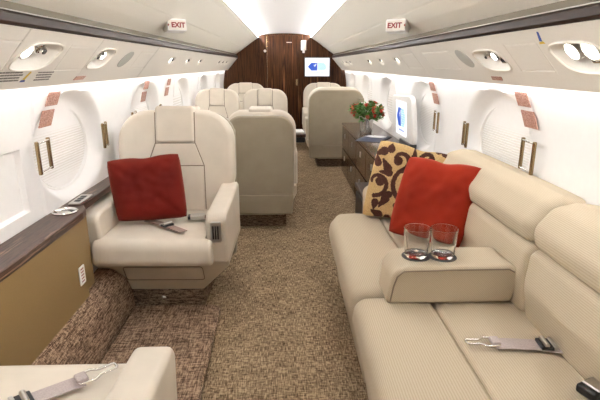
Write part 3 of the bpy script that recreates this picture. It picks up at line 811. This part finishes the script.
pillow('cushion', 'gold and brown scroll-patterned cushion behind the orange-red one', (.455, 2.68, .475), (.87, 2.55, .475), (.985, 2.575, .838), (.548, 2.69, .925), .11, SCROLL, 9, N=120)
t = NT(SCROLL); ntx = t.noise(t.coord(), 200, 2)
t.color(t.ramp(ntx, [(.3, (.44, .29, .125)), (.7, (.62, .45, .22))]))
SCROLLD = mat('scroll_brocade_dark', (.06, .02, .014), .8, spec=.15); t = NT(SCROLLD); ntx = t.noise(t.coord(), 200, 2)
t.color(t.ramp(ntx, [(.3, (.040, .014, .010)), (.7, (.090, .036, .026))]))
import numpy as np
def strokes():
    out = []
    def spiral(cx, cy, r0, r1, a0, a1, w0, w1, n=26):
        for q in range(n + 1):
            f = q / n; a = R(a0 + (a1 - a0) * f); r = r0 + (r1 - r0) * f
            out.append((cx + r * math.cos(a), cy + r * math.sin(a), w0 + (w1 - w0) * f))
    def drop(x, y, ang, l, w, n=9):
        for q in range(n + 1):
            f = q / n; out.append((x + l * f * math.cos(R(ang)), y + l * f * math.sin(R(ang)), w * (1 - .75 * f)))
    for sx in (-1, 1):
        def sp(cx, cy, r0, r1, a0, a1, w0, w1):
            if sx < 0: spiral(cx, cy, r0, r1, a0, a1, w0, w1)
            else: spiral(-cx, cy, r0, r1, 180 - a0, 180 - a1, w0, w1)
        def dr(x, y, ang, l, w): drop(x if sx < 0 else -x, y, ang if sx < 0 else 180 - ang, l, w)
        sp(-.02, -.02, .50, .46, 95, 262, .045, .065)      # ogee frame round the medallion
        sp(-.30, -.62, .30, .10, 75, -190, .060, .035)     # curl at its foot
        sp(-.36, .64, .28, .09, -80, 200, .060, .035)      # curl at its top
        sp(-.95, .02, .36, .12, -95, 170, .055, .035)      # side scroll
        dr(-.36, -.58, 150, .05, .10); dr(-.40, .62, 90, .03, .10); dr(-.84, .06, 20, .04, .11)
        for x, y, g_, l, w in ((-.66, .42, 120, .26, .10), (-.62, .30, 175, .24, .09), (-.68, -.40, 235, .28, .10), (-.60, -.28, 190, .22, .085), (-.78, .86, 200, .22, .10), (-.60, .92, 80, .12, .09), (-.86, -.86, 150, .2, .11), (-.62, -.93, 260, .14, .08), (-.93, .55, 100, .2, .09), (-.95, -.52, 260, .18, .09)):
            dr(x, y, g_, l, w)
        dr(-.06, .02, 160, .20, .10); dr(-.05, -.14, 205, .20, .085)
    drop(0, .06, 90, .26, .12); drop(0, -.40, 90, .45, .045); drop(0, .62, 90, .30, .09); drop(0, -.62, 270, .30, .10)
    return np.array(out)
pa = bpy.data.objects['cushion.002'].data
pa.materials.append(SCROLLD)
S_ = strokes(); hw_, hh_ = .218, .217
cen = np.array([p.center[:2] for p in pa.polygons]); cen = (cen - [0.02, .0]) / [hw_, hh_]
dark = np.zeros(len(cen), bool)
for x, y, w_ in S_: dark |= (cen[:, 0] - x) ** 2 + (cen[:, 1] - y) ** 2 < 1.35 * w_ * w_
pa.polygons.foreach_set('material_index', dark.astype(np.int32)); pa.update()

# ------------------------------------------------------------------ credenza, end cabinet and what stands on them
cr = thing('credenza', 'low glossy dark wood drawer cabinet along the right wall beyond the sofa', 'cabinet', (0, 0, 0))
obj('carcass', prism([(.712, .05), (.712, .632), (1.05, .632), (.94, .05)], 'y', 3.44, 5.78, .004), WOODC, cr)
obj('countertop', prism(rrect(.690, 1.078, 3.42, 5.80, .02), 'z', .632, .66, .008, 3), WOODC, cr)
obj('toe_kick', box(.75, .92, 3.46, 5.76, 0, .05), BLACK, cr, smooth=False)
dy = (5.78 - 3.44) / 4
for i in range(4):
    for z0, z1 in ((.37, .62), (.07, .355)):
        y0_ = 3.44 + dy * i + .006; d = obj('drawer', box(.698, .714, y0_, y0_ + dy - .012, z0, z1, .003, 2), WOODC, cr)
        yc = y0_ + dy / 2; zc = z1 - .085
        obj('drawer_pull', xf(prism(rrect(-.018, .018, -.026, .026, .008), 'z', 0, .006, .002, 2), frame((.698, yc, zc), (0, -1, 0), (0, 0, 1))), SILVER, d)
ec = thing('end_cabinet', 'small low dark wood cabinet at the far end of the sofa', 'cabinet', (0, 0, 0))
obj('body', prism([(.525, 0), (.525, .475), (1.02, .475), (.91, 0)], 'y', 2.95, 3.36, .004), STRIP, ec); obj('top', box(.51, 1.03, 2.935, 3.375, .475, .505, .006), STRIP, ec)
obj('door_front', box(.515, .527, 2.98, 3.33, .05, .45, .003), BLACK, ec)

px_, py_ = .835, 4.86
fl = thing('potted_plant', 'green leafy plant with red flowers in a silver pot', 'plant', (px_, py_, .66))
obj('pot', lathe([(0, 0), (.054, 0), (.058, .006), (.060, .012), (.074, .158), (.074, .166), (.069, .166), (.064, .135), (0, .130)], 28), VASE, fl)
obj('pot_rim', lathe([(.072, .148), (.078, .15), (.078, .17), (.068, .17), (.068, .15), (.072, .148)], 28), SILVER, fl)
random.seed(21); sb_ = None; lb = bmesh.new(); heads = []
def leaf(bm, p, d, l, w):
    d = d.normalized(); s = d.cross(Vector((0, 0, 1)))
    if s.length < .05: s = Vector((1, 0, 0))
    s.normalize(); nn = s.cross(d)
    c = [bm.verts.new(p), bm.verts.new(p + d * l * .5 + s * w - nn * .004), bm.verts.new(p + d * l - nn * .012), bm.verts.new(p + d * l * .5 - s * w - nn * .004), bm.verts.new(p + d * l * .5 + nn * .004)]
    for a_, b_ in ((0, 1), (1, 2), (2, 3), (3, 0)): bm.faces.new((c[a_], c[b_], c[4]))
for q in range(46):
    az = random.random() * 2 * PI; el = math.acos(random.uniform(-.6, 1)); r = random.uniform(.8, 1)
    hd = Vector((.165 * math.sin(el) * math.cos(az), .165 * math.sin(el) * math.sin(az), .205 + .115 * math.cos(el))) * 1.0
    if q < 40: heads.append(hd)
    sb_ = tube([(0, 0, .12), (hd.x * .4, hd.y * .4, .17 + (hd.z - .17) * .6), tuple(hd)], [.003, .0022, .0015], 5, sb_)
    for z in range(13):
        f = random.uniform(.45, 1.0); p = Vector((hd.x * f, hd.y * f, .16 + (hd.z - .16) * f))
        dd = Vector((random.uniform(-1, 1), random.uniform(-1, 1), random.uniform(-.5, .7))) + hd.normalized() * .5
        leaf(lb, p, dd, random.uniform(.040, .062), random.uniform(.015, .022))
obj('stems', sb_, STEM, fl); obj('foliage', lb, LEAF, fl, wn=False)
cols = [PETR, PETO, PETR, PETW]
nfl = 0
for q, hd in enumerate(heads):
    if hd.z < .17 or nfl >= 34: continue
    nfl += 1; fb = bmesh.new(); out = Vector((hd.x, hd.y, hd.z - .17)).normalized()
    a = out.orthogonal().normalized(); b = out.cross(a)
    for k2 in range(9):
        th = 2 * PI * k2 / 9; up = .2 if k2 % 2 else .9
        leaf(fb, hd + out * .004, (a * math.cos(th) + b * math.sin(th)) + out * up, random.uniform(.024, .034), .012)
    obj('flower', fb, cols[q % 4], fl, wn=False)
for nm, loc, rz, m, lab, cat in (('magazine', (.845, 4.46, .6605), 62, MAG, 'grey magazine lying open on the dark wood cabinet top', 0),):
    if cat == 0:
        mt = thing(nm, lab, 'magazine', loc, (0, 0, R(rz)))
        for d in (-1, 1):
            pr = [(0, .002), (.03, .010), (.10, .008), (.20, .004), (.20, .001), (0, 0)]
            pg = obj('page_block', prism([(d * x, z) for x, z in pr], 'y', -.12, .12), MAG if d < 0 else MAG, mt)
            ib = bmesh.new()
            for q in range(9): box(.03 * d + d * .017 * q - .005, .03 * d + d * .017 * q + .004, -.09 + .02 * (q % 3), .05 + .02 * (q % 4), .0100 - .0004 * q, .0112 - .0004 * q, bm=ib)
            obj('page_picture', ib, PAPER if d > 0 else MAGB, pg, smooth=False)

# ------------------------------------------------------------------ camera, world, view
w = bpy.data.worlds.new('World'); bpy.context.scene.world = w; w.use_nodes = True
w.node_tree.nodes['Background'].inputs[0].default_value = (.8, .85, .9, 1); w.node_tree.nodes['Background'].inputs[1].default_value = .3
cd = bpy.data.cameras.new('camera'); cam = bpy.data.objects.new('camera', cd); C.objects.link(cam)
cd.sensor_width = 36; cd.lens = 36 * 470 / 600; cd.clip_start = .02
cam.location = (0, 0, 1.34); cam.rotation_euler = (R(90 - 16.026), 0, R(-1.757))
sc = bpy.context.scene; sc.camera = cam
sc.view_settings.view_transform = 'Standard'; sc.view_settings.look = 'None'; sc.view_settings.gamma = 1
sc.view_settings.use_curve_mapping = False; sc.view_settings.exposure = 1.5
sc.cycles.max_bounces = 12; sc.cycles.diffuse_bounces = 8; sc.cycles.use_denoising = True
sc.cycles.caustics_reflective = False; sc.cycles.caustics_refractive = False; sc.cycles.sample_clamp_indirect = 6
